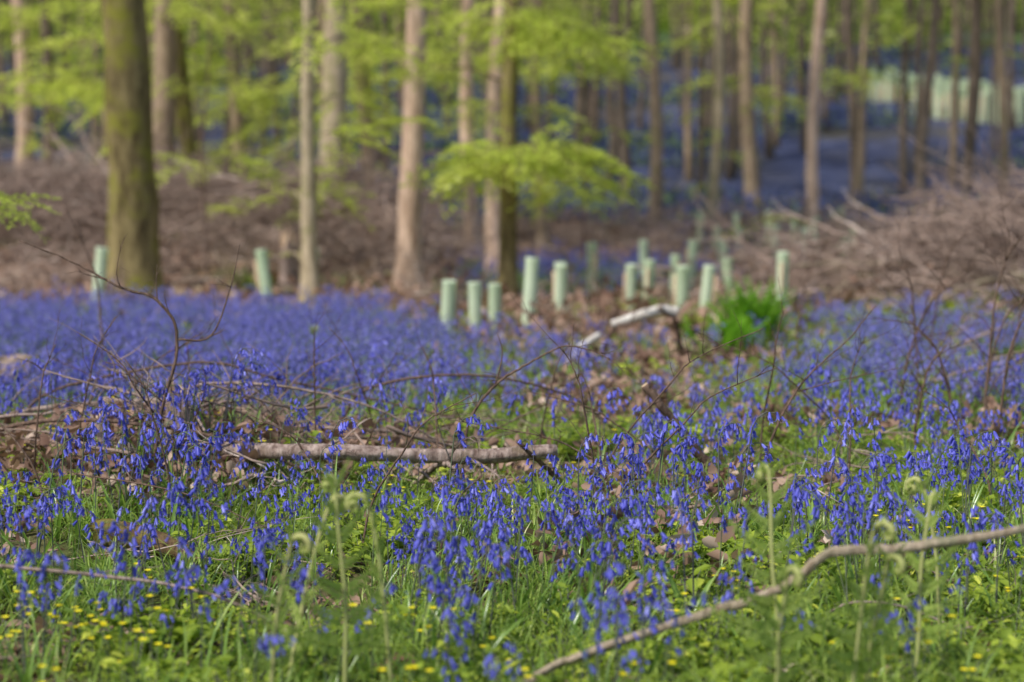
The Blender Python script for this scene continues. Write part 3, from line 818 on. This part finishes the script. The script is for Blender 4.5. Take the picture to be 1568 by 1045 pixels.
tree('mossy_beech_tree', -4.56, 20.6, .31, -.012, 17, M_moss, 1, low=1, lowz=(4, 6), bend=.04)
tree('beech_tree', -5.75, 28, .21, .005, 17, M_bark, 2, low=7, lowz=(2.5, 5), bend=.1)
tree('beech_tree', -5.6, 30, .17, -.01, 16, M_moss, 3, low=10, lowz=(2.6, 5.5))
tree('beech_tree', -5.4, 34.5, .15, .01, 16, M_bark, 4, low=12, lowz=(2, 6))
tree('hazel_tree', -2.42, 20.5, .10, -.003, 11, M_barkg, 5, low=2, lowz=(1.5, 4), bend=.05, crown=.2, sprays=[(-.4, .6, 1.35, .5, 8), (-.35, .3, .6, .4, 6), (.6, .5, 3.2, .8, 16), (.5, .5, 2.5, .6, 10)])
tree('beech_tree', -2.82, 27, .22, .003, 17, M_barkg, 6, low=5, lowz=(2.5, 5), bend=.05)
tree('beech_tree', -1.38, 22.5, .165, .062, 16, M_barkp, 7, low=2, lowz=(3.5, 5), bend=.05, crown=.2)
tree('beech_tree', -2.55, 31, .13, .0, 15, M_bark, 8, low=10, lowz=(2, 6))
tree('beech_tree', -.62, 29, .14, .01, 15, M_barkp, 9, low=7, lowz=(2.4, 6))
tree('beech_tree', -.25, 28, .15, .012, 16, M_barkp, 10, low=7, lowz=(2.4, 5))
tree('beech_tree', -.05, 21, .115, .03, 14, M_moss, 11, low=0, bend=.05, crown=.1,
     sprays=[(.25, -.2, 1.95, 1.2, 64), (-.3, .1, 1.75, .8, 26), (.85, -.1, 1.5, .7, 26), (.75, .1, 3.35, .9, 60), (.1, .3, 3.6, .9, 38), (-1.0, .5, 2.9, .6, 18)])
tree('beech_tree', .65, 34, .12, .0, 15, M_bark, 12, low=7, lowz=(2.4, 6))
tree('beech_tree', 2.95, 44, .15, .0, 16, M_barkd, 13, low=3, lowz=(3, 8))
tree('beech_tree', 3.15, 38, .16, .0, 16, M_bark, 14, low=2, lowz=(3, 8))
tree('beech_tree', 4.5, 39, .15, .003, 16, M_barkg, 15, low=2, lowz=(2, 6), sprays=[(.3, 0, 1.9, .5, 8), (-.1, .2, 1.2, .5, 8)])
tree('beech_tree', 6.2, 44, .21, .002, 17, M_bark, 16, low=9, lowz=(3, 7), lscale=1.3)
tree('beech_tree', 6.55, 37, .14, .018, 16, M_barkp, 17, low=1, lowz=(4, 7), bend=.14)
tree('beech_tree', 9.0, 45, .14, -.01, 16, M_barkd, 18, low=4, lowz=(3, 8), lscale=1.3)
tree('beech_tree', 10.6, 44.5, .16, .02, 16, M_barkd, 19, low=3, lowz=(4, 8), lscale=1.3)
tree('beech_tree', 12.2, 46, .13, .0, 16, M_barkd, 20, low=3, lowz=(4, 8), lscale=1.3)
tree('beech_tree', 12.9, 45, .15, -.01, 16, M_bark, 21, low=3, lowz=(4, 8), lscale=1.3)
tree('beech_tree', -11.5, 40, .22, .0, 16, M_barkp, 22, low=7, lowz=(3, 7), lscale=1.3)
tree('beech_tree', -9.9, 36, .12, .0, 16, M_barkd, 23, low=9, lowz=(3, 6), lscale=1.2)
tree('beech_tree', -7.9, 33, .13, .01, 16, M_bark, 24, low=12, lowz=(2.5, 6), lscale=1.2)
tree('beech_tree', -3.9, 38, .15, .0, 16, M_bark, 25, low=13, lowz=(2.5, 6), lscale=1.2)
tree('beech_tree', -7.0, 42, .17, .0, 16, M_barkd, 26, low=10, lowz=(2.5, 7), lscale=1.3)
tree('beech_tree', 1.9, 48, .15, .0, 16, M_barkd, 27, low=7, lowz=(3, 8), lscale=1.3)
tree('beech_sapling', -3.6, 10.3, .02, .0, 2.6, M_twigd, 40, low=0, crown=0, bend=.02, sprays=[(.38, -.1, 1.34, .42, 20), (.1, .1, 2.0, .4, 6)])

for k, (x, y, h, nn) in enumerate([(-4.2, 23.5, 1.6, 12), (-3.9, 30, 2.0, 16), (-3.0, 24, 1.4, 8), (4.9, 33, .8, 6), (-6.8, 31, 3.0, 20), (-4.6, 32, 3.2, 26), (-2.0, 30, 3.4, 28), (-.9, 33, 4.0, 26), (1.3, 31, 3.8, 16), (-3.2, 34, 3.0, 18), (-5.0, 27, 3.4, 16), (-9.0, 34, 3.8, 20)]):
    tree('beech_sapling', x, y, .03, R.gauss(0, .03), h+1, M_twigd, 60+k, low=0, crown=0, sprays=[(0, 0, h, 1.1, nn), (R.gauss(0, .5), 0, h*.65, .7, nn//2)])

# distant wood
C_tree = newcoll('src_tree'); NTR = 4
for i in range(NTR):
    r = random.Random(900+i); mb = MB(); P = []; rad = []
    for k in range(15):
        z = k*1.2-.3; P.append(Vector((.12*math.sin(z*.5+i), .1*math.cos(z*.4+i), z))); rad.append(.14*(1-.8*k/15)*(1+.4*math.exp(-max(0, z)/.3)))
    mb.tube(P, rad, 8, 0, rough=.15)
    for k in range(10):
        z = r.uniform(3, 14); a = r.uniform(0, 6.28)
        randtwig(mb, r, (0.1*math.sin(z*.5+i), 0, z), (math.cos(a), math.sin(a), .6), r.uniform(1, 3), .03, 0, 0, 3)
    mb.obj('tr%d' % i, [M_barkd if i != 1 else M_bark], coll=C_tree)
items = []
for _ in range(660):
    x, y = fan(44, 125, 4, .34)
    if 55 < y < 76 and x > 13 and R.random() < .6: continue
    items.append((x, y, H(x, y), R.gauss(0, .03), R.gauss(0, .04), R.uniform(0, 6.28), R.uniform(.45, 1.1), R.randrange(NTR)))
scatter('distant_trees', C_tree, items)
items = []
for _ in range(3000):
    x, y = fan(44, 120, 3, .35)
    z = R.uniform(2.2, 11)
    g = n2(x, z, .22, 61)+.6*n2(x*.5, y, .14, 33)
    if g < .02 + (.10 if 0 < x and y < 90 else 0): continue
    if x > .19*y and y < 75 and z < 5.5: continue
    items.append((x, y, H(x, y)+z, R.gauss(0, .5), R.gauss(.1, .4), R.uniform(0, 6.28), R.uniform(2.0, 3.8), R.randrange(NS)))
for _ in range(1500):
    x, y = fan(88, 140, 3, .35)
    items.append((x, y, H(x, y)+R.uniform(.3, 6), R.gauss(0, .5), R.gauss(.1, .4), R.uniform(0, 6.28), R.uniform(3.5, 6), R.randrange(NS)))
scatter('distant_foliage', C_sprayf, items)

# ------------------------------------------------------------------ light, sky, camera
el = math.radians(52); az = math.radians(-128)
sv = Vector((math.cos(el)*math.sin(az), math.cos(el)*math.cos(az), math.sin(el)))
ld = bpy.data.lights.new('sun', 'SUN'); ld.energy = 4.3; ld.angle = math.radians(4); ld.color = (1, .965, .91)
lo = bpy.data.objects.new('sun', ld); lo.rotation_euler = sv.to_track_quat('Z', 'Y').to_euler(); lo.location = sv*50; root.objects.link(lo)
w = bpy.data.worlds.new('World'); S.world = w; w.use_nodes = True
nt = w.node_tree; nt.nodes.clear()
sk = nt.nodes.new('ShaderNodeTexSky'); sk.sky_type = 'NISHITA'; sk.sun_disc = False; sk.sun_elevation = el; sk.sun_rotation = az
bg = nt.nodes.new('ShaderNodeBackground'); bg.inputs[1].default_value = .15
ow = nt.nodes.new('ShaderNodeOutputWorld')
nt.links.new(sk.outputs[0], bg.inputs[0]); nt.links.new(bg.outputs[0], ow.inputs[0])

cd = bpy.data.cameras.new('camera'); cam = bpy.data.objects.new('camera', cd); root.objects.link(cam)
cam.location = (0, 0, 1.3); cam.rotation_euler = (math.radians(90-4.86), 0, 0)
cd.lens = 60; cd.sensor_width = 36; cd.clip_end = 1000
cd.dof.use_dof = True; cd.dof.focus_distance = 6.0; cd.dof.aperture_fstop = 1.5
S.camera = cam
S.view_settings.view_transform = 'Standard'; S.view_settings.look = 'None'; S.view_settings.exposure = 0
